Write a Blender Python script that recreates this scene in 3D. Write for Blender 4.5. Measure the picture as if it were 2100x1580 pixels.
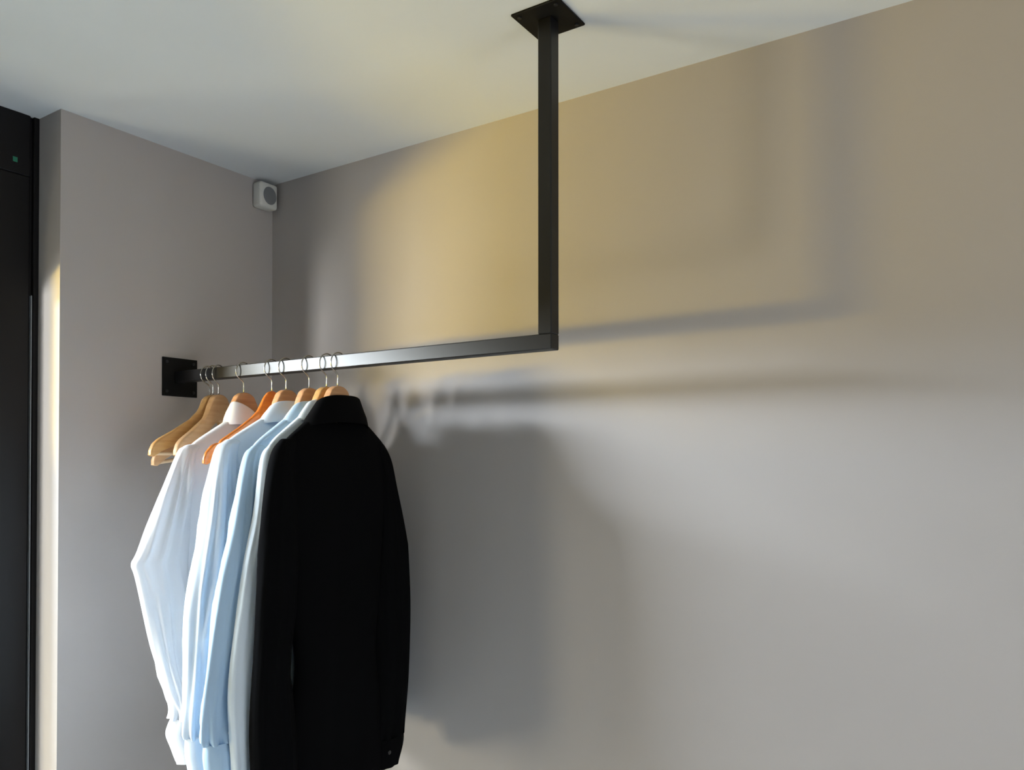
import bpy, bmesh, math, random
from mathutils import Vector, Matrix, noise

random.seed(7)
scene = bpy.context.scene
COL = scene.collection
for o in list(bpy.data.objects):
    bpy.data.objects.remove(o, do_unlink=True)

# ------------------------------------------------------------------ camera
cam_d = bpy.data.cameras.new('camera')
cam_d.sensor_width = 36.0
cam_d.lens = 36.0 * 1590.0 / 2100.0
cam_d.shift_y = 131.0 / 2100.0
cam_d.clip_start = 0.02
cam = bpy.data.objects.new('camera', cam_d)
COL.objects.link(cam)
cam.location = (0, 0, 1.6)
cam.rotation_euler = (math.radians(90) + math.atan(0.0113), 0, math.radians(33.3 - 90))
scene.camera = cam

# ------------------------------------------------------------------ world, daylight, exposure
vs = scene.view_settings
vs.view_transform = 'Standard'
vs.look = 'None'
vs.gamma = 1.0
vs.use_curve_mapping = False
vs.exposure = 0.0

world = bpy.data.worlds.new('overcast_sky')
scene.world = world
world.use_nodes = True
bg = world.node_tree.nodes['Background']
bg.inputs[0].default_value = (0.62, 0.78, 1.0, 1)
bg.inputs[1].default_value = 0.25


def area(name, loc, target, sx, sy, power, col):
    d = bpy.data.lights.new(name, 'AREA')
    d.shape = 'RECTANGLE'
    d.size = sx
    d.size_y = sy
    d.energy = power
    d.color = col
    o = bpy.data.objects.new(name, d)
    COL.objects.link(o)
    o.location = loc
    dirv = (Vector(target) - Vector(loc)).normalized()
    o.rotation_euler = dirv.to_track_quat('-Z', 'Y').to_euler()
    return o


# area lamps added outside the terrace window, in place of sky and sunlit ground
area('sky_strip_lamp', (0.00, 3.25, 2.17), (0.64, 1.6, 1.85), 0.90, 0.135, 170, (0.83, 0.90, 1.0))
area('garden_strip_lamp', (-0.50, 3.25, 1.46), (1.6, 0.75, 1.85), 0.66, 0.085, 104, (1.0, 0.68, 0.06))
area('low_warm_lamp', (-0.20, 2.60, 0.58), (0.2, 1.6, 0.70), 1.7, 0.48, 118, (1.0, 0.87, 0.60))  # unseen warm panel, added to light the wall below the hems
area('side_fill_lamp', (-1.95, 2.80, 1.70), (1.0, 2.1, 1.6), 0.60, 0.6, 290, (0.97, 0.96, 0.95))  # unseen lamp added to brighten the reveal and the wall past it
area('floor_bounce_lamp', (0.10, 3.70, 4.0), (0.4, 1.5, 0.0), 1.8, 1.3, 860, (0.60, 0.79, 1.0))  # added so cool floor bounce lifts the left wall and shirts
# fill lamp added at the unseen rear window, to lighten the left wall
area('rear_fill_lamp', (0.85, -2.25, 1.35), (0.8, 1.5, 1.3), 1.3, 1.6, 35, (0.98, 0.98, 1.0))
sun_d = bpy.data.lights.new('sun', 'SUN')
sun_d.energy = 9.0
sun_d.angle = math.radians(0.6)
sun_d.color = (1.0, 0.96, 0.92)
sun = bpy.data.objects.new('sun', sun_d)
COL.objects.link(sun)
sun.location = (1, 6, 8)
sun.rotation_euler = Vector((-0.20, -0.50, -0.95)).to_track_quat('-Z', 'Y').to_euler()


# ------------------------------------------------------------------ materials
def new_mat(name):
    m = bpy.data.materials.new(name)
    m.use_nodes = True
    nt = m.node_tree
    return m, nt, nt.nodes['Principled BSDF'], nt.nodes['Material Output']


def noise_bump(nt, bsdf, scale, strength, dist=0.002, detail=4):
    tc = nt.nodes.new('ShaderNodeTexCoord')
    nz = nt.nodes.new('ShaderNodeTexNoise')
    nz.inputs['Scale'].default_value = scale
    nz.inputs['Detail'].default_value = detail
    bp = nt.nodes.new('ShaderNodeBump')
    bp.inputs['Strength'].default_value = strength
    bp.inputs['Distance'].default_value = dist
    nt.links.new(tc.outputs['Object'], nz.inputs['Vector'])
    nt.links.new(nz.outputs['Fac'], bp.inputs['Height'])
    nt.links.new(bp.outputs['Normal'], bsdf.inputs['Normal'])
    return tc, nz


def paint(name, col, rough=0.85, vary=0.04):
    m, nt, b, out = new_mat(name)
    tc, nz = noise_bump(nt, b, 220.0, 0.06, 0.001)
    n2 = nt.nodes.new('ShaderNodeTexNoise')
    n2.inputs['Scale'].default_value = 1.6
    n2.inputs['Detail'].default_value = 3
    nt.links.new(tc.outputs['Object'], n2.inputs['Vector'])
    mx = nt.nodes.new('ShaderNodeMixRGB')
    mx.inputs[1].default_value = (*[c * (1 - vary) for c in col], 1)
    mx.inputs[2].default_value = (*[min(1, c * (1 + vary)) for c in col], 1)
    nt.links.new(n2.outputs['Fac'], mx.inputs[0])
    nt.links.new(mx.outputs[0], b.inputs['Base Color'])
    b.inputs['Roughness'].default_value = rough
    b.inputs['Specular IOR Level'].default_value = 0.25
    return m


def metal_black(name, col, rough, spec=0.5):
    m, nt, b, out = new_mat(name)
    noise_bump(nt, b, 600.0, 0.05, 0.0005)
    b.inputs['Base Color'].default_value = (*col, 1)
    b.inputs['Roughness'].default_value = rough
    b.inputs['Specular IOR Level'].default_value = spec
    return m


def wood(name, c1, c2, rough=0.45, coat=0.0):
    m, nt, b, out = new_mat(name)
    tc = nt.nodes.new('ShaderNodeTexCoord')
    mp = nt.nodes.new('ShaderNodeMapping')
    mp.inputs['Scale'].default_value = (9, 60, 75)
    nz = nt.nodes.new('ShaderNodeTexNoise')
    nz.inputs['Scale'].default_value = 1.5
    nz.inputs['Detail'].default_value = 5
    nz.inputs['Distortion'].default_value = 0.6
    rp = nt.nodes.new('ShaderNodeValToRGB')
    rp.color_ramp.elements[0].position = 0.3
    rp.color_ramp.elements[0].color = (*c1, 1)
    rp.color_ramp.elements[1].position = 0.72
    rp.color_ramp.elements[1].color = (*c2, 1)
    nt.links.new(tc.outputs['Object'], mp.inputs['Vector'])
    nt.links.new(mp.outputs[0], nz.inputs['Vector'])
    nt.links.new(nz.outputs['Fac'], rp.inputs['Fac'])
    nt.links.new(rp.outputs['Color'], b.inputs['Base Color'])
    bp = nt.nodes.new('ShaderNodeBump')
    bp.inputs['Strength'].default_value = 0.1
    bp.inputs['Distance'].default_value = 0.0005
    nt.links.new(nz.outputs['Fac'], bp.inputs['Height'])
    nt.links.new(bp.outputs['Normal'], b.inputs['Normal'])
    b.inputs['Roughness'].default_value = rough
    b.inputs['Coat Weight'].default_value = coat
    b.inputs['Coat Roughness'].default_value = 0.2
    return m


def cloth(name, col, sheen=0.15, translucent=0.12, rough=0.8, spec=0.2):
    m, nt, b, out = new_mat(name)
    tc = nt.nodes.new('ShaderNodeTexCoord')
    w1 = nt.nodes.new('ShaderNodeTexNoise')
    w1.inputs['Scale'].default_value = 900
    w1.inputs['Detail'].default_value = 2
    w2 = nt.nodes.new('ShaderNodeTexNoise')
    w2.inputs['Scale'].default_value = 22
    w2.inputs['Detail'].default_value = 3
    ad = nt.nodes.new('ShaderNodeMath')
    ad.operation = 'MULTIPLY_ADD'
    ad.inputs[1].default_value = 0.15
    bp = nt.nodes.new('ShaderNodeBump')
    bp.inputs['Strength'].default_value = 0.25
    bp.inputs['Distance'].default_value = 0.002
    for n in (w1, w2):
        nt.links.new(tc.outputs['Object'], n.inputs['Vector'])
    nt.links.new(w1.outputs['Fac'], ad.inputs[0])
    nt.links.new(w2.outputs['Fac'], ad.inputs[2])
    nt.links.new(ad.outputs[0], bp.inputs['Height'])
    nt.links.new(bp.outputs['Normal'], b.inputs['Normal'])
    b.inputs['Base Color'].default_value = (*col, 1)
    b.inputs['Roughness'].default_value = rough
    b.inputs['Specular IOR Level'].default_value = spec
    b.inputs['Sheen Weight'].default_value = sheen
    if translucent > 0:
        tr = nt.nodes.new('ShaderNodeBsdfTranslucent')
        tr.inputs['Color'].default_value = (*col, 1)
        mx = nt.nodes.new('ShaderNodeMixShader')
        mx.inputs[0].default_value = translucent
        nt.links.new(b.outputs[0], mx.inputs[1])
        nt.links.new(tr.outputs[0], mx.inputs[2])
        nt.links.new(mx.outputs[0], out.inputs['Surface'])
    return m


def thin_glass(name):
    m, nt, b, out = new_mat(name)
    nt.nodes.remove(b)
    tr = nt.nodes.new('ShaderNodeBsdfTransparent')
    tr.inputs[0].default_value = (0.96, 0.98, 0.98, 1)
    gl = nt.nodes.new('ShaderNodeBsdfGlossy')
    gl.inputs['Roughness'].default_value = 0.02
    lw = nt.nodes.new('ShaderNodeLayerWeight')      # Schlick reflectance, the same on both faces of the pane
    lw.inputs['Blend'].default_value = 0.5
    pw = nt.nodes.new('ShaderNodeMath')
    pw.operation = 'POWER'
    pw.inputs[1].default_value = 5.0
    ma = nt.nodes.new('ShaderNodeMath')
    ma.operation = 'MULTIPLY_ADD'
    ma.inputs[1].default_value = 0.96
    ma.inputs[2].default_value = 0.04
    mx = nt.nodes.new('ShaderNodeMixShader')
    nt.links.new(lw.outputs['Facing'], pw.inputs[0])
    nt.links.new(pw.outputs[0], ma.inputs[0])
    nt.links.new(ma.outputs[0], mx.inputs[0])
    nt.links.new(tr.outputs[0], mx.inputs[1])
    nt.links.new(gl.outputs[0], mx.inputs[2])
    nt.links.new(mx.outputs[0], out.inputs['Surface'])
    return m


M_WALL = paint('greige_wall_paint', (0.412, 0.382, 0.366))
M_WALL_DARK = paint('low_bounce_wall_paint', (0.17, 0.15, 0.13))  # hidden walls darkened so they bounce less light
M_CEIL = paint('off_white_ceiling_paint', (0.63, 0.66, 0.69))
M_FLOOR = paint('pale_screed_floor', (0.55, 0.55, 0.54), 0.6)
M_RAIL = metal_black('black_powder_coat', (0.006, 0.006, 0.007), 0.38, 0.36)
M_PLATE = metal_black('matt_black_plate', (0.006, 0.006, 0.006), 0.6, 0.12)
M_SCREW = metal_black('black_screw', (0.010, 0.010, 0.011), 0.5, 0.3)
M_FRAME = metal_black('black_window_frame', (0.005, 0.0045, 0.005), 0.45, 0.2)
M_BEAD = metal_black('lit_edge_grey', (0.25, 0.27, 0.29), 0.35, 0.5)  # grey holds the light caught along the frame edge
M_GREEN = metal_black('green_frame_mark', (0.02, 0.16, 0.09), 0.5, 0.3)
M_GLASS = thin_glass('window_glass')
M_CHROME, _nt, _b, _o = new_mat('chrome_wire')
_b.inputs['Base Color'].default_value = (0.42, 0.41, 0.39, 1)
_b.inputs['Metallic'].default_value = 1.0
_b.inputs['Roughness'].default_value = 0.22
noise_bump(_nt, _b, 400, 0.03, 0.0003)
M_BEECH = wood('beech_wood', (0.41, 0.21, 0.10), (0.51, 0.28, 0.14), 0.45)
M_PALE = wood('pale_maple_wood', (0.50, 0.30, 0.15), (0.60, 0.38, 0.21), 0.45)
M_OAK = wood('honey_wood', (0.43, 0.23, 0.075), (0.53, 0.31, 0.115), 0.42)
M_ORANGE = wood('orange_varnished_wood', (0.55, 0.14, 0.012), (0.66, 0.19, 0.02), 0.3, 0.4)
M_BAR = wood('light_bar_wood', (0.62, 0.45, 0.28), (0.72, 0.55, 0.36), 0.5)
M_PLASTIC, _nt, _b, _o = new_mat('white_plastic')
_b.inputs['Base Color'].default_value = (0.62, 0.62, 0.59, 1)
_b.inputs['Roughness'].default_value = 0.45
noise_bump(_nt, _b, 300, 0.03, 0.0004)
M_GRILLE, _nt, _b, _o = new_mat('grey_speaker_grille')
_b.inputs['Base Color'].default_value = (0.30, 0.31, 0.32, 1)
_b.inputs['Roughness'].default_value = 0.6
_v = _nt.nodes.new('ShaderNodeTexVoronoi')
_v.inputs['Scale'].default_value = 500
_bp = _nt.nodes.new('ShaderNodeBump')
_bp.inputs['Distance'].default_value = 0.0008
_nt.links.new(_v.outputs['Distance'], _bp.inputs['Height'])
_nt.links.new(_bp.outputs['Normal'], _b.inputs['Normal'])
M_SHIRT_W = cloth('white_cotton', (0.82, 0.84, 0.88))
M_SHIRT_P = cloth('pale_blue_white_cotton', (0.66, 0.74, 0.83))
M_SHIRT_B = cloth('light_blue_cotton', (0.45, 0.61, 0.78))
M_SHIRT_G = cloth('cool_white_cotton', (0.74, 0.83, 0.92))
M_BLACK = cloth('black_wool', (0.0025, 0.0025, 0.003), 0.0, 0.0, 0.95, 0.05)
M_BUTTON = metal_black('pearl_button', (0.75, 0.77, 0.8), 0.3, 0.5)
M_BUTTON_D = metal_black('black_button', (0.02, 0.02, 0.022), 0.25, 0.6)


# ------------------------------------------------------------------ helpers
def link(o, parent=None):
    COL.objects.link(o)
    if parent is not None:
        o.parent = parent
    return o


def mesh_obj(name, bm, mat, parent=None, smooth=False, angle=None):
    bmesh.ops.recalc_face_normals(bm, faces=bm.faces)
    me = bpy.data.meshes.new(name)
    bm.to_mesh(me)
    bm.free()
    me.materials.append(mat)
    if smooth:
        for p in me.polygons:
            p.use_smooth = True
        if angle is not None:
            me.set_sharp_from_angle(angle=math.radians(angle))
    return link(bpy.data.objects.new(name, me), parent)


def box_bm(x0, x1, y0, y1, z0, z1, bevel=0.0, seg=2):
    bm = bmesh.new()
    vs_ = [bm.verts.new((x, y, z)) for x in (x0, x1) for y in (y0, y1) for z in (z0, z1)]
    for f in ((0, 1, 3, 2), (4, 6, 7, 5), (0, 4, 5, 1), (2, 3, 7, 6), (0, 2, 6, 4), (1, 5, 7, 3)):
        bm.faces.new([vs_[i] for i in f])
    if bevel > 0:
        bmesh.ops.bevel(bm, geom=list(bm.edges), offset=bevel, segments=seg, profile=0.5, affect='EDGES')
    return bm


def box(name, x0, x1, y0, y1, z0, z1, mat, parent=None, bevel=0.0):
    return mesh_obj(name, box_bm(x0, x1, y0, y1, z0, z1, bevel, 1), mat, parent)


def join_bm(a, b):
    me = bpy.data.meshes.new('tmp')
    b.to_mesh(me)
    b.free()
    a.from_mesh(me)
    bpy.data.meshes.remove(me)
    return a


def catmull(pts, n):
    """smooth list of tuples through pts, n samples between neighbours"""
    P = [Vector(p) if len(p) <= 4 else p for p in pts]
    out = []
    k = len(P)
    for i in range(k - 1):
        p0 = P[max(i - 1, 0)]
        p1 = P[i]
        p2 = P[i + 1]
        p3 = P[min(i + 2, k - 1)]
        for j in range(n):
            t = j / n
            out.append(tuple(0.5 * ((2 * b) + (c - a) * t + (2 * a - 5 * b + 4 * c - d) * t * t +
                                    (-a + 3 * b - 3 * c + d) * t ** 3)
                             for a, b, c, d in zip(p0, p1, p2, p3)))
    out.append(tuple(P[-1]))
    return out


def wire_bm(path, r, n=8, cap=True):
    bm = bmesh.new()
    pts = [Vector(p) for p in path]
    rings = []
    prev = None
    for i, p in enumerate(pts):
        t = (pts[min(i + 1, len(pts) - 1)] - pts[max(i - 1, 0)]).normalized()
        if prev is None:
            a = Vector((0, 1, 0)) if abs(t.y) < 0.9 else Vector((1, 0, 0))
            nrm = (a - t * a.dot(t)).normalized()
        else:
            nrm = (prev - t * prev.dot(t)).normalized()
        prev = nrm
        bi = t.cross(nrm)
        rings.append([bm.verts.new(p + (nrm * math.cos(2 * math.pi * k / n) + bi * math.sin(2 * math.pi * k / n)) * r)
                      for k in range(n)])
    for a, b in zip(rings, rings[1:]):
        for k in range(n):
            bm.faces.new((a[k], a[(k + 1) % n], b[(k + 1) % n], b[k]))
    if cap:
        bm.faces.new(rings[0])
        bm.faces.new(rings[-1])
    return bm


def loft_bm(rings, cap0=False, cap1=False):
    bm = bmesh.new()
    R = [[bm.verts.new(p) for p in ring] for ring in rings]
    n = len(R[0])
    for a, b in zip(R, R[1:]):
        for k in range(n):
            bm.faces.new((a[k], a[(k + 1) % n], b[(k + 1) % n], b[k]))
    if cap0:
        bm.faces.new(R[0])
    if cap1:
        bm.faces.new(R[-1])
    return bm


def cyl_bm(c, axis, r, h, n=20):
    axis = Vector(axis).normalized()
    a = Vector((0, 0, 1)) if abs(axis.z) < 0.9 else Vector((1, 0, 0))
    e1 = (a - axis * a.dot(axis)).normalized()
    e2 = axis.cross(e1)
    c = Vector(c)
    prof = [(0.0, r), (0.7, r), (1.0, r * 0.82)]
    rings = [[c + axis * (h * t) + (e1 * math.cos(2 * math.pi * k / n) + e2 * math.sin(2 * math.pi * k / n)) * rr
              for k in range(n)] for t, rr in prof]
    return loft_bm(rings, True, True)


def empty(name, loc, label, cat, group=None, rot=(0, 0, 0)):
    o = bpy.data.objects.new(name, None)
    o.empty_display_size = 0.05
    o.location = loc
    o.rotation_euler = rot
    link(o)
    o['label'] = label
    o['category'] = cat
    if group:
        o['group'] = group
    return o


def struct(o, label, cat):
    o['kind'] = 'structure'
    o['label'] = label
    o['category'] = cat
    return o


# ------------------------------------------------------------------ the room
XW = 1.713      # wall on the right, parallel to the rail
YL = 2.08       # wall carrying the rail plate
XP = 1.032      # outer edge of that wall, where the window reveal begins
ZC = 2.507      # ceiling
XB, YB = -2.1, -2.1   # side and rear walls
YF = 2.19       # inner face of the window frame
T = 0.2

struct(box('floor', XB - T, XW + T, YB - T, YL + 0.20, -0.12, 0.0, M_FLOOR), 'pale seamless floor of the room', 'floor')
struct(box('ceiling', XB - T, XW + T, YB - T, YL + 0.20, ZC, ZC + 0.15, M_CEIL), 'flat off white painted ceiling', 'ceiling')
struct(box('wall_right', XW, XW + T, YB - T, YL + 0.20, 0, ZC, M_WALL), 'long greige wall behind the hanging clothes', 'wall')
struct(box('wall_left', XP, XW, YL, YL + 0.20, 0, ZC, M_WALL), 'short greige wall holding the square rail plate', 'wall')

XS = -0.46      # far side of the window opening
bm = box_bm(XB - T, XS, YL, YL + 0.20, 0, ZC)
struct(mesh_obj('wall_window', bm, M_WALL), 'greige wall on the far side of the terrace window', 'wall')

# side wall
struct(box('wall_side', XB - T, XB, YB, YL, 0, ZC, M_WALL_DARK), 'plain unseen side wall, darkened to bounce less light, opposite the long wall', 'wall')
# unseen rear wall with a window opening added for the fill lamp
GX0, GX1, GZ0, GZ1 = 0.1, 1.6, 0.5, 2.2
bm = box_bm(XB - T, GX0, YB - T, YB, 0, ZC)
for a in ((GX1, XW, 0, ZC), (GX0, GX1, 0, GZ0), (GX0, GX1, GZ1, ZC)):
    bm = join_bm(bm, box_bm(a[0], a[1], YB - T, YB, a[2], a[3]))
struct(mesh_obj('wall_rear', bm, M_WALL_DARK), 'unseen rear wall, darkened to bounce less light, with an opening added for fill', 'wall')


# lawn and an added wall that cuts the warm light outside the window
M_LAWN = paint('dark_lawn', (0.045, 0.07, 0.025), 0.95, 0.35)
struct(box('ground', -12, 12, YL + 0.20, 16, -0.30, -0.12, M_LAWN), 'dark green lawn outside the terrace window', 'ground')
struct(box('wall_light_blocker', -0.75, 0.55, 2.66, 2.76, -0.12, 1.52, M_WALL), 'unseen wall added outside the window to cut the low warm light', 'wall')


def empty_struct(name, loc, label, cat):
    o = bpy.data.objects.new(name, None)
    o.location = loc
    o.empty_display_size = 0.05
    link(o)
    return struct(o, label, cat)


# terrace window: black metal frame beside the left wall
W1 = empty_struct('window_1', (0, 0, 0), 'tall black framed terrace window beside the left wall', 'window')
HEAD = 2.03
box('jamb', 1.0185, XP, YF, YF + 0.08, 0, ZC, M_FRAME, W1, 0.0012)
box('jamb', XS, XS + 0.0135, YF, YF + 0.08, 0, ZC, M_FRAME, W1, 0.0012)
box('lit_edge_bead', 1.0145, 1.0165, YF + 0.002, YF + 0.02, 0, 2.03, M_BEAD, W1)  # pale strip drawn where the frame edge catches light
box('gasket', 1.0105, 1.0185, YF + 0.012, YF + 0.07, 0, ZC, M_FRAME, W1)
box('stile', 0.915, 1.0105, YF + 0.004, YF + 0.07, 0, 2.345, M_FRAME, W1, 0.002)
box('stile', XS + 0.0135, XS + 0.11, YF + 0.004, YF + 0.07, 0, 2.345, M_FRAME, W1, 0.002)
box('shutter_box', XS + 0.0135, 1.0105, YF + 0.001, YF + 0.075, 2.345, ZC, M_FRAME, W1, 0.002)
box('stile', 0.185, 0.270, YF + 0.004, YF + 0.07, 0, 2.345, M_FRAME, W1, 0.002)
box('stile', 0.095, 0.180, YF + 0.004, YF + 0.07, 0, 2.345, M_FRAME, W1, 0.002)
for xa, xb in ((0.270, 0.915), (XS + 0.11, 0.095)):
    box('head_panel', xa, xb, YF + 0.008, YF + 0.065, HEAD, 2.345, M_FRAME, W1, 0.002)
    box('bottom_rail', xa, xb, YF + 0.008, YF + 0.065, 0.0, 0.12, M_FRAME, W1, 0.002)
    box('pane', xa, xb, YF + 0.030, YF + 0.036, 0.12, HEAD, M_GLASS, W1)
st = box('mark', 0.967, 0.978, YF + 0.0002, YF + 0.0012, 2.373, 2.386, M_GREEN, W1)  # small green rectangle set on the frame
st['label'] = 'small green mark on black frame'

W2 = empty_struct('window_2', (0, 0, 0), 'wide black framed window added in the unseen rear wall for fill light', 'window')  # unseen, added so the fill lamp can shine in
ya, yb, k = YB - 0.12, YB - 0.06, 0.05
box('jamb', GX0, GX0 + k, ya, yb, GZ0, GZ1, M_FRAME, W2)
box('jamb', GX1 - k, GX1, ya, yb, GZ0, GZ1, M_FRAME, W2)
box('rail', GX0 + k, GX1 - k, ya, yb, GZ0, GZ0 + k, M_FRAME, W2)
box('rail', GX0 + k, GX1 - k, ya, yb, GZ1 - k, GZ1, M_FRAME, W2)
box('pane', GX0 + k, GX1 - k, ya + 0.025, ya + 0.031, GZ0 + k, GZ1 - k, M_GLASS, W2)

# ------------------------------------------------------------------ corner speaker
sp = empty('wall_speaker', (1.667, YL, 2.412), 'small white speaker box in the corner under the ceiling', 'speaker')
bm = box_bm(-0.036, 0.034, -0.042, 0.0, 0.0, 0.082, 0.009, 4)
mesh_obj('housing', bm, M_PLASTIC, sp, True, 50)
n = 28
rings = []
for rr, yy in ((0.0, -0.0445), (0.010, -0.0445), (0.020, -0.0440), (0.0255, -0.0430), (0.0265, -0.0405)):
    rings.append([(0.001 + max(rr, 0.0003) * math.cos(2 * math.pi * k / n), yy,
                   0.040 + max(rr, 0.0003) * 1.12 * math.sin(2 * math.pi * k / n)) for k in range(n)])
mesh_obj('grille', loft_bm(rings, True, True), M_GRILLE, sp, True, 40)['label'] = 'round grey grille'

# ------------------------------------------------------------------ the clothes rail
XR, YP, ZR, HW = 1.371, 0.811, 1.837, 0.016
rail = empty('clothes_rail', (XR, YP, ZR), 'black square steel clothes rail fixed to wall and ceiling', 'clothes rail')


def local(o, loc):
    o.location = (-loc[0], -loc[1], -loc[2])
    return o


def rbox(name, x0, x1, y0, y1, z0, z1, mat, bevel, parent=rail):
    return box(name, x0 - XR, x1 - XR, y0 - YP, y1 - YP, z0 - ZR, z1 - ZR, mat, parent, bevel)


wp = rbox('wall_plate', XR - 0.053, XR + 0.060, YL - 0.005, YL, 1.780, 1.893, M_PLATE, 0.0012)
cp = rbox('ceiling_plate', XR - 0.056, XR + 0.056, YP - 0.056, YP + 0.056, ZC - 0.005, ZC, M_PLATE, 0.0012)
rbox('rail_tube', XR - HW, XR + HW, YP - HW, YL - 0.005, ZR - HW, ZR + HW, M_RAIL, 0.0018)
rbox('drop_tube', XR - HW, XR + HW, YP - HW, YP + HW, ZR + HW, ZC - 0.005, M_RAIL, 0.0018)
for dx in (-0.040, 0.047):
    for dz in (-0.043, 0.043):
        mesh_obj('screw', cyl_bm((dx, YL - 0.005 - YP, dz), (0, -1, 0), 0.0045, 0.0025, 14), M_SCREW, wp, True, 40)
for dx in (-0.043, 0.043):
    for dy in (-0.043, 0.043):
        mesh_obj('screw', cyl_bm((dx, dy, ZC - 0.005 - ZR), (0, 0, -1), 0.0045, 0.0025, 14), M_SCREW, cp, True, 40)

# ------------------------------------------------------------------ hangers
STEM = -0.060      # top of the wood below the rail centre
WIDE_TOP = [(0, 0.001), (0.014, -0.001), (0.026, -0.009), (0.035, -0.026), (0.048, -0.049), (0.066, -0.070),
            (0.118, -0.104), (0.158, -0.127), (0.172, -0.140), (0.180, -0.158), (0.181, -0.170)]
WIDE_BOT = [(0.172, -0.174), (0.150, -0.160), (0.108, -0.142), (0.066, -0.122), (0.034, -0.093), (0.016, -0.078), (0, -0.073)]
NOTCH_TOP = [(0, 0.001), (0.014, -0.004), (0.026, -0.017), (0.036, -0.036), (0.046, -0.054), (0.064, -0.071), (0.104, -0.099),
             (0.155, -0.131), (0.1615, -0.1365), (0.1645, -0.147), (0.1685, -0.139), (0.185, -0.147), (0.200, -0.163),
             (0.208, -0.181), (0.207, -0.191)]
NOTCH_BOT = [(0.198, -0.194), (0.184, -0.189), (0.165, -0.172), (0.105, -0.130), (0.064, -0.100), (0.034, -0.078), (0, -0.068)]


def hanger_body_bm(top, bot, thick, tip, sink, scale):
    """outline in the x-z plane; thickness eases from the hump (thick) to the tips (tip)"""
    # strips between top and bottom lines: resample both by arc fraction
    def resample(line, k):
        L = [0.0]
        for a, b in zip(line, line[1:]):
            L.append(L[-1] + math.hypot(b[0] - a[0], b[1] - a[1]))
        out = []
        for i in range(k):
            d = L[-1] * i / (k - 1)
            j = max(q for q in range(len(L)) if L[q] <= d + 1e-9)
            j = min(j, len(line) - 2)
            t = (d - L[j]) / (L[j + 1] - L[j])
            out.append(tuple(line[j][q] + (line[j + 1][q] - line[j][q]) * t for q in (0, 1)))
        return out
    K = 44
    tp = resample(top, K)
    bt = resample(list(reversed(bot)), K)
    tp = list(reversed([(-u, w) for u, w in tp]))[:-1] + tp
    bt = list(reversed([(-u, w) for u, w in bt]))[:-1] + bt
    rings = []
    for (ut, wt), (ub, wb) in zip(tp, bt):
        k = min(1.0, max(0.0, (abs(ut) - 0.034) / 0.03))
        k = k * k * (3 - 2 * k)
        r = (thick + (tip - thick) * k) / 2
        wt, wb = wt - sink * k, wb - sink * k
        ut, ub = ut * (1 + (scale - 1) * k), ub * (1 + (scale - 1) * k)
        hgt = math.hypot(ut - ub, wt - wb)
        c = min(0.004, hgt * 0.3)
        off = 0.0
        dx, dz = (ub - ut) / max(hgt, 1e-6), (wb - wt) / max(hgt, 1e-6)
        ring = []
        for s, v in ((0, -r + c), (c * 0.3, -r + c * 0.3), (c, -r), (hgt - c, -r), (hgt - c * 0.3, -r + c * 0.3), (hgt, -r + c),
                     (hgt, r - c), (hgt - c * 0.3, r - c * 0.3), (hgt - c, r), (c, r), (c * 0.3, r - c * 0.3), (0, r - c)):
            ring.append((ut + dx * s, v + off, STEM + wt + dz * s))
        rings.append(ring)
    return loft_bm(rings, True, True)


def hook_path():
    R, c = 0.0252, -0.0012
    pts = []
    for i in range(0, 31):
        a = math.radians(-28 + (218 + 28) * i / 30)
        pts.append((R * math.cos(a), 0, c + R * math.sin(a)))
    pts += [(-0.012, 0, -0.0225), (-0.004, 0, -0.0285), (-0.0008, 0, -0.0325), (0, 0, -0.037), (0, 0, -0.05), (0, 0, STEM - 0.012)]
    return pts


def make_hanger(y, label, wood_mat, kind='wide', bar=True, yaw=0, tilt=0, roll=0, group=None, scale=1.0):
    rot = (math.radians(tilt), math.radians(roll), math.radians(yaw))
    h = empty('coat_hanger', (XR, y, ZR), label, 'hanger', group, rot)
    if kind == 'wide':
        bm = hanger_body_bm(WIDE_TOP, WIDE_BOT, 0.020, 0.017, 0.0, scale)
    elif kind == 'inside':
        bm = hanger_body_bm(WIDE_TOP, WIDE_BOT, 0.022, 0.008, 0.016, 0.90)
        bar = False
    else:
        bm = hanger_body_bm(NOTCH_TOP, NOTCH_BOT, 0.011, 0.011, 0.0, 1.0)
    mesh_obj('shoulder_arms', bm, wood_mat, h, True, 45)
    mesh_obj('hook', wire_bm(hook_path(), 0.0017, 8), M_CHROME, h, True)
    if bar:
        mesh_obj('trouser_bar', wire_bm([(x * scale, 0, STEM - 0.166) for x in (-0.176, -0.06, 0.06, 0.176)], 0.0050, 12), M_BAR, h, True, 60)
    return h


G = 'wooden hangers on the rail'
make_hanger(1.938, 'empty wooden hanger nearest the wall plate, its tip sagging below its neighbour', M_PALE, yaw=3, roll=-8, group=G, scale=1.15)
make_hanger(1.915, 'empty honey wood hanger with a bar, second from the wall plate', M_OAK, yaw=4, group=G, scale=1.11)
make_hanger(1.890, 'empty pale wood hanger turned against the leftmost white shirt', M_PALE, yaw=13, group=G, scale=0.90)
make_hanger(1.780, 'beech hanger inside the leftmost white shirt', M_BEECH, 'inside', group=G)
make_hanger(1.664, 'bright orange varnished hanger with notched tips', M_ORANGE, 'notch', False, group=G)
make_hanger(1.608, 'beech hanger inside the pale shirt beside the orange hanger', M_BEECH, 'inside', group=G)
make_hanger(1.521, 'beech hanger inside the light blue shirt', M_BEECH, 'inside', group=G)
make_hanger(1.456, 'honey wood hanger inside the narrow shirt next to the black jacket', M_OAK, 'inside', group=G, tilt=2)
make_hanger(1.416, 'reddish beech hanger inside the black jacket', M_BEECH, 'inside', group=G, tilt=3)


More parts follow.
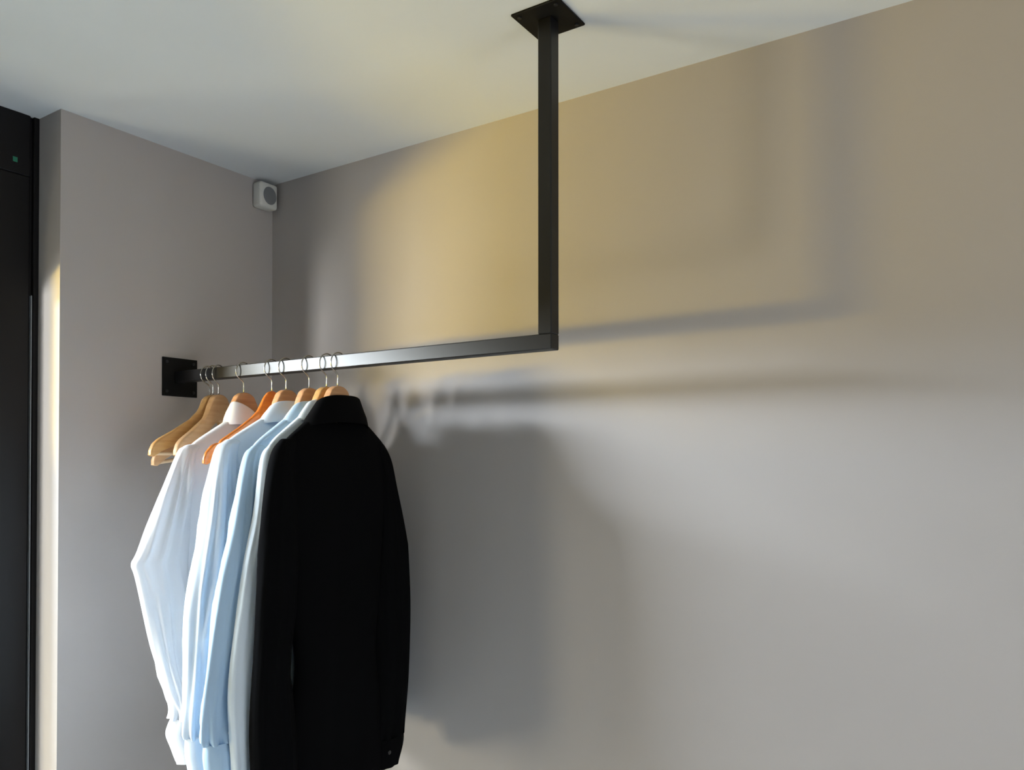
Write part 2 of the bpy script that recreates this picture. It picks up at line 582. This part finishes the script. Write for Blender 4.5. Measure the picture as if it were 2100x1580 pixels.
# ------------------------------------------------------------------ garments
def lerp_table(tab, t):
    if t <= tab[0][0]:
        return tab[0][1]
    for (a, va), (b, vb) in zip(tab, tab[1:]):
        if t <= b:
            k = (t - a) / (b - a)
            k = k * k * (3 - 2 * k)
            return va + (vb - va) * k
    return tab[-1][1]


def torso_bm(p):
    """closed cloth shell, wider sheets towards the viewer (back) and away (front)"""
    NU, NT = 54, 64
    bm = bmesh.new()
    rows = []
    sd = p['seed']
    for j in range(NT + 1):
        t = (j / NT) ** 1.35
        W = lerp_table(p['width'], t)
        row = []
        for side in (-1, 1):
            depth = p['back'] if side < 0 else p['front']
            for i in range(NU):
                a = -1 + 2 * i / NU if side < 0 else 1 - 2 * i / NU
                a = math.sin(a * math.pi / 2) * 0.35 + a * 0.65
                u0 = a * p['width'][0][1]
                au = abs(u0)
                zt = p['neck_z'] - max(0, au - p['neck_w']) * p['slope'] - max(0, au - p['neck_w'] - 0.07) ** 2 * 2.2
                zt -= max(0, au - p['width'][0][1] + 0.035) ** 2 * 9.0
                zt -= 0.010 * max(0, 1 - au / p['neck_w'])
                z = zt + (p['hem'] - zt) * t
                U = a * W
                rise = math.sqrt(min(1.0, t / 0.16))
                D = (0.007 + depth * rise) * (max(0.0, 1 - abs(a) ** 4.5)) ** 0.5
                if j == 0:
                    D = 0
                ramp = min(1.0, t * 2.2)
                fold = p['fold'] * ramp * (math.sin(a * p['freq'] + sd) * 0.6 + math.sin(a * p['freq'] * 2.3 + sd * 2 + t * 2) * 0.4)
                nz = noise.noise(Vector((U * 7 + sd, z * 2.0, side * 3 + sd))) * p['fold'] * 0.9 * ramp
                edge = (1 - abs(a) ** 4)
                v = side * D + (fold + nz) * edge
                row.append(bm.verts.new((U, v, z)))
        rows.append(row)
    n = len(rows[0])
    for a, b in zip(rows, rows[1:]):
        for k in range(n):
            bm.faces.new((a[k], a[(k + 1) % n], b[(k + 1) % n], b[k]))
    bmesh.ops.remove_doubles(bm, verts=bm.verts, dist=0.0004)
    return bm


def sleeve_rows(rows, sub=7):
    return catmull(rows, sub)


def sleeve_bm(rows, sd, fold=0.004, n=60, sub=7, soft=2.3, cap=True):
    """rows: (z, u_outer, u_inner, v_centre, half depth)"""
    R = []
    smooth = sleeve_rows([tuple(r) for r in rows], sub)
    zs0, zs1 = smooth[0][0], smooth[-1][0]
    for (z, uo, ui, vc, hv) in smooth:
        c, r = (uo + ui) / 2, abs(uo - ui) / 2
        t = (zs0 - z) / max(zs0 - zs1, 1e-6)
        ramp = min(1, t * 5)
        ring = []
        for k in range(n):
            a = 2 * math.pi * k / n
            ca, sa = math.cos(a), math.sin(a)
            e = 2.0 / soft
            x = c + r * math.copysign(abs(ca) ** e, ca)
            y = vc + hv * math.copysign(abs(sa) ** e, sa)
            q = noise.noise(Vector((ca * 1.6 + sd, sa * 1.6, z * 5 + sd)))
            w = 1 - 2 * abs(noise.noise(Vector((ca * 2.1 - sd, sa * 2.1 + sd, z * 2.2))))
            q += 0.9 * w ** 3 + 0.45 * math.sin(4 * a + sd + 4 * z)
            g = max(0.0, (t - 0.86) / 0.14) ** 2
            q = q * (1 - 0.5 * g) + 1.1 * g * math.sin(9 * a + sd * 3)
            for a0, wd, am in ((0.35, 0.16, 0.8), (0.78, 0.13, -0.8), (1.12, 0.15, 1.0), (1.5, 0.14, -0.9), (1.9, 0.16, 0.8)):
                d = (a % (2 * math.pi)) - math.pi - a0 - 0.22 * math.sin(2.6 * z + sd + 3 * a0)
                q += am * math.exp(-(d / wd) ** 2) * (0.55 + 0.45 * math.sin(3.1 * z + sd * 2 + 5 * a0))
            f = fold * ramp * q
            ring.append((x + ca * f * 0.5, y + sa * f, z))
        R.append(ring)
    return loft_bm(R, cap, False)


def collar_bm(ru, rv, h, z0, flare=0.006, drop=0.02, open_deg=25, corner=0.0, th=0.003, lean=0.0, top=0.72, roll=0.0, du=0.0):
    """folded collar: stand inside, fall outside, open at the front (+y)"""
    n = 44
    bm = bmesh.new()
    rows = []
    for i in range(n + 1):
        ph = -math.pi / 2 - math.radians(180 - open_deg) + 2 * math.radians(180 - open_deg) * i / n
        cu, sv = math.cos(ph), math.sin(ph)          # ph = -90 deg is the back
        front = (sv + 1) / 2                          # 0 back .. 1 front
        zt = z0 + h - drop * front ** 1.3
        zb = z0 - 0.004 - drop * 0.6 * front
        prof = [(1.0, zb), (1 - (1 - top) * 0.5, (zb * 0.5 + zt * 0.5)), (top, zt - 0.003), (top + 0.02, zt), (top + 0.055, zt - 0.002),
                (1 - (1 - top) * 0.40, zb * 0.45 + zt * 0.55), (1 - (1 - top) * 0.15, zb * 0.7 + zt * 0.3), (1.02, zb - corner * front)]
        row = []
        for q, (s, z) in enumerate(prof):
            ex = 0.0 if q < 3 else (th if q < 5 else th + flare * (q - 4) / 3)
            uu = cu * (ru * s + ex) + lean * (z - z0)
            row.append(bm.verts.new((uu + du, sv * (rv * s + ex), z + roll * uu * max(0.0, (z - zb) / h))))
        rows.append(row)
    for a, b in zip(rows, rows[1:]):
        for k in range(len(a) - 1):
            bm.faces.new((a[k], a[k + 1], b[k + 1], b[k]))
    return bm


def back_surface(p, U, z):
    """y of the back sheet near (U, z), for seams"""
    W = p['width'][0][1]
    a = max(-1, min(1, U / W))
    t = max(0.0, (p['neck_z'] - max(0, abs(U) - p['neck_w']) * p['slope'] - z) / (p['neck_z'] - p['hem']))
    rise = math.sqrt(min(1.0, t / 0.16))
    return -(0.007 + p['back'] * rise) * (max(0.0, 1 - abs(a) ** 4.5)) ** 0.5


def make_shirt(name, y, label, cat, mat, torso, left, right, cuff_mat, button_mat, collar, cuffs, yaw=0, xoff=0.0, yoke=None, group=None):
    g = empty(name, (XR + xoff, y, 0), label, cat, group, (0, 0, math.radians(yaw)))
    mesh_obj('body', torso_bm(torso), mat, g, True)
    for s, rows in ((0, left), (1, right)):
        sl = mesh_obj('sleeve', sleeve_bm(rows, torso['seed'] + 3 * s, torso['fold'] * 1.5), mat, g, True)
        cr = cuffs[s]
        cf = mesh_obj('cuff', sleeve_bm(cr, torso['seed'] + 5 + s, 0.0015, sub=4, cap=False), cuff_mat, sl, True)
        z, uo, ui, vc, hv = cr[len(cr) // 2]
        bx = ui + (uo - ui) * 0.25
        mesh_obj('button', cyl_bm((bx, vc - hv * 0.93, z), (0, -1, 0), 0.0055, 0.003, 16), button_mat, cf, True, 40)
    mesh_obj('collar', collar_bm(**collar), mat, g, True)
    if yoke:
        pts = []
        for i in range(25):
            U = -yoke[1] + 2 * yoke[1] * i / 24
            z = yoke[0] + 0.012 * (U / yoke[1]) ** 2
            pts.append((U, back_surface(torso, U, z) - 0.0008, z))
        mesh_obj('yoke_seam', wire_bm(pts, 0.0018, 6), mat, g, True)
    return g


def add_sleeve_button(garment, pos, mat):
    sl = [c for c in garment.children if c.name.startswith('sleeve')][0]
    mesh_obj('button', cyl_bm(pos, (0, -1, 0), 0.0055, 0.003, 16), mat, sl, True, 40)


def mirror(rows, du=0.0):
    return [(z, -uo + du, -ui + du, vc, hv) for z, uo, ui, vc, hv in rows]


SG = 'clothes hanging on the rail'

# shirt 1, white, furthest along the rail
t1 = dict(seed=1.3, width=[(0, 0.192), (0.3, 0.19), (1, 0.2)], back=0.030, front=0.026, neck_z=1.702, neck_w=0.055,
          slope=0.60, hem=0.83, fold=0.008, freq=8)
l1 = [(1.634, -0.170, -0.140, -0.002, 0.006), (1.628, -0.186, -0.138, -0.002, 0.014), (1.604, -0.205, -0.158, -0.002, 0.022), (1.48, -0.256, -0.172, -0.004, 0.030),
      (1.375, -0.300, -0.178, -0.004, 0.033), (1.345, -0.316, -0.179, -0.004, 0.033), (1.315, -0.309, -0.180, -0.004, 0.033),
      (1.22, -0.288, -0.185, -0.004, 0.034), (1.087, -0.254, -0.180, -0.004, 0.032),
      (0.98, -0.213, -0.165, -0.004, 0.030), (0.945, -0.212, -0.160, -0.004, 0.028)]
c1 = [(0.947, -0.213, -0.158, -0.004, 0.029), (0.912, -0.227, -0.155, -0.004, 0.031), (0.87, -0.212, -0.153, -0.004, 0.031), (0.832, -0.198, -0.150, -0.004, 0.030)]
make_shirt('dress_shirt', 1.775, 'white shirt nearest the wall plate, its sleeve bulging at the elbow', 'shirt', M_SHIRT_W,
           t1, l1, mirror(l1), M_SHIRT_W, M_BUTTON,
           dict(ru=0.056, rv=0.040, h=0.040, z0=1.694, flare=0.001, drop=0.008, roll=-0.50, du=-0.004, top=0.58), (c1, mirror(c1)), group=SG)

# shirt 2, pale, next to the orange hanger
t2 = dict(seed=4.1, width=[(0, 0.200), (0.3, 0.195), (1, 0.2)], back=0.028, front=0.024, neck_z=1.702, neck_w=0.078,
          slope=0.56, hem=0.83, fold=0.008, freq=9)
l2 = [(1.645, -0.176, -0.146, -0.002, 0.006), (1.639, -0.192, -0.144, -0.002, 0.014), (1.606, -0.217, -0.162, -0.003, 0.023), (1.44, -0.243, -0.165, -0.006, 0.032),
      (1.254, -0.280, -0.175, -0.008, 0.034), (1.09, -0.291, -0.190, -0.008, 0.033), (0.982, -0.296, -0.205, -0.008, 0.030),
      (0.955, -0.290, -0.215, -0.008, 0.026)]
c2 = [(0.957, -0.291, -0.212, -0.008, 0.028), (0.925, -0.292, -0.205, -0.008, 0.032), (0.88, -0.284, -0.200, -0.008, 0.032), (0.845, -0.278, -0.198, -0.008, 0.031)]
make_shirt('dress_shirt', 1.605, 'pale blue white shirt just in front of the orange hanger', 'shirt', M_SHIRT_P,
           t2, l2, mirror(l2), M_SHIRT_P, M_BUTTON,
           dict(ru=0.086, rv=0.038, h=0.050, z0=1.697, flare=0.001, drop=0.034, top=0.56), (c2, mirror(c2)), yoke=(1.565, 0.175), group=SG)

# shirt 3, light blue
t3 = dict(seed=7.7, width=[(0, 0.190), (0.3, 0.19), (1, 0.2)], back=0.022, front=0.020, neck_z=1.702, neck_w=0.072,
          slope=0.68, hem=0.83, fold=0.008, freq=8)
l3 = [(1.630, -0.165, -0.136, -0.002, 0.006), (1.624, -0.181, -0.134, -0.002, 0.012), (1.588, -0.205, -0.152, -0.003, 0.020), (1.422, -0.240, -0.160, -0.006, 0.026),
      (1.211, -0.288, -0.175, -0.008, 0.028), (1.056, -0.310, -0.190, -0.008, 0.028), (0.985, -0.311, -0.203, -0.008, 0.026),
      (0.962, -0.304, -0.210, -0.008, 0.024)]
c3 = [(0.963, -0.305, -0.208, -0.008, 0.026), (0.93, -0.306, -0.200, -0.008, 0.029), (0.885, -0.298, -0.195, -0.008, 0.029), (0.85, -0.29, -0.192, -0.008, 0.028)]
blue_shirt = make_shirt('dress_shirt', 1.519, 'light blue shirt between the two whiter shirts', 'shirt', M_SHIRT_B,
           t3, l3, mirror(l3), M_SHIRT_B, M_BUTTON,
           dict(ru=0.082, rv=0.034, h=0.046, z0=1.697, flare=0.001, drop=0.030, top=0.58), (c3, mirror(c3)), yoke=(1.560, 0.165), group=SG)

add_sleeve_button(blue_shirt, (-0.262, -0.036, 0.985), M_BUTTON)

# shirt 4, cool white, mostly behind the jacket
t4 = dict(seed=10.9, width=[(0, 0.182), (0.3, 0.185), (1, 0.19)], back=0.010, front=0.016, neck_z=1.706, neck_w=0.072,
          slope=0.72, hem=0.83, fold=0.002, freq=6)
l4 = [(1.632, -0.160, -0.132, 0.001, 0.006), (1.626, -0.172, -0.130, 0.001, 0.011), (1.594, -0.191, -0.145, 0.001, 0.016), (1.466, -0.209, -0.148, 0.001, 0.018),
      (1.355, -0.238, -0.152, 0.000, 0.019), (1.209, -0.262, -0.160, 0.000, 0.020), (1.120, -0.273, -0.172, 0.000, 0.020),
      (1.037, -0.276, -0.180, 0.000, 0.020), (0.90, -0.265, -0.185, 0.000, 0.020)]
c4 = [(0.902, -0.263, -0.184, 0.000, 0.020), (0.87, -0.262, -0.182, 0.000, 0.021), (0.84, -0.26, -0.182, 0.000, 0.021)]
make_shirt('dress_shirt', 1.467, 'cool white shirt showing only its left edge behind the black jacket', 'shirt', M_SHIRT_G,
           t4, l4, mirror(l4), M_SHIRT_G, M_BUTTON,
           dict(ru=0.082, rv=0.027, h=0.046, z0=1.700, flare=0.001, drop=0.026, top=0.60), (c4, mirror(c4)), group=SG)

# black jacket
t5 = dict(seed=14.2, width=[(0, 0.184), (0.12, 0.172), (0.4, 0.150), (0.62, 0.129), (0.8, 0.150), (1, 0.160)], back=0.032, front=0.008,
          neck_z=1.697, neck_w=0.085, slope=0.74, hem=0.79, fold=0.003, freq=5)
l5 = [(1.644, -0.162, -0.130, -0.003, 0.006), (1.638, -0.178, -0.128, -0.004, 0.014), (1.596, -0.204, -0.142, -0.006, 0.023), (1.470, -0.226, -0.135, -0.008, 0.028),
      (1.269, -0.241, -0.138, -0.008, 0.030), (1.210, -0.244, -0.146, -0.008, 0.030), (1.117, -0.250, -0.158, -0.008, 0.029), (1.040, -0.254, -0.148, -0.008, 0.029),
      (0.90, -0.254, -0.135, -0.008, 0.029), (0.83, -0.250, -0.132, -0.008, 0.029)]
r5 = [(1.640, 0.150, 0.120, -0.003, 0.006), (1.634, 0.163, 0.118, -0.004, 0.014), (1.596, 0.182, 0.134, -0.006, 0.023), (1.534, 0.198, 0.135, -0.008, 0.028),
      (1.388, 0.234, 0.135, -0.010, 0.032), (1.215, 0.252, 0.125, -0.010, 0.034), (0.993, 0.248, 0.125, -0.010, 0.033),
      (0.86, 0.228, 0.130, -0.010, 0.031)]
c5l = [(0.832, -0.2505, -0.1315, -0.008, 0.030), (0.80, -0.249, -0.132, -0.008, 0.030), (0.775, -0.246, -0.134, -0.008, 0.029)]
c5r = [(0.862, 0.229, 0.129, -0.010, 0.032), (0.83, 0.224, 0.128, -0.010, 0.032), (0.788, 0.205, 0.127, -0.010, 0.030)]
make_shirt('blazer_jacket', 1.424, 'black wool jacket with raised collar hanging nearest the viewer', 'jacket', M_BLACK,
           t5, l5, r5, M_BLACK, M_BUTTON_D,
           dict(ru=0.092, rv=0.040, h=0.064, z0=1.690, flare=0.007, drop=0.034, corner=0.012, top=0.66, lean=0.14), (c5l, c5r), group=SG)
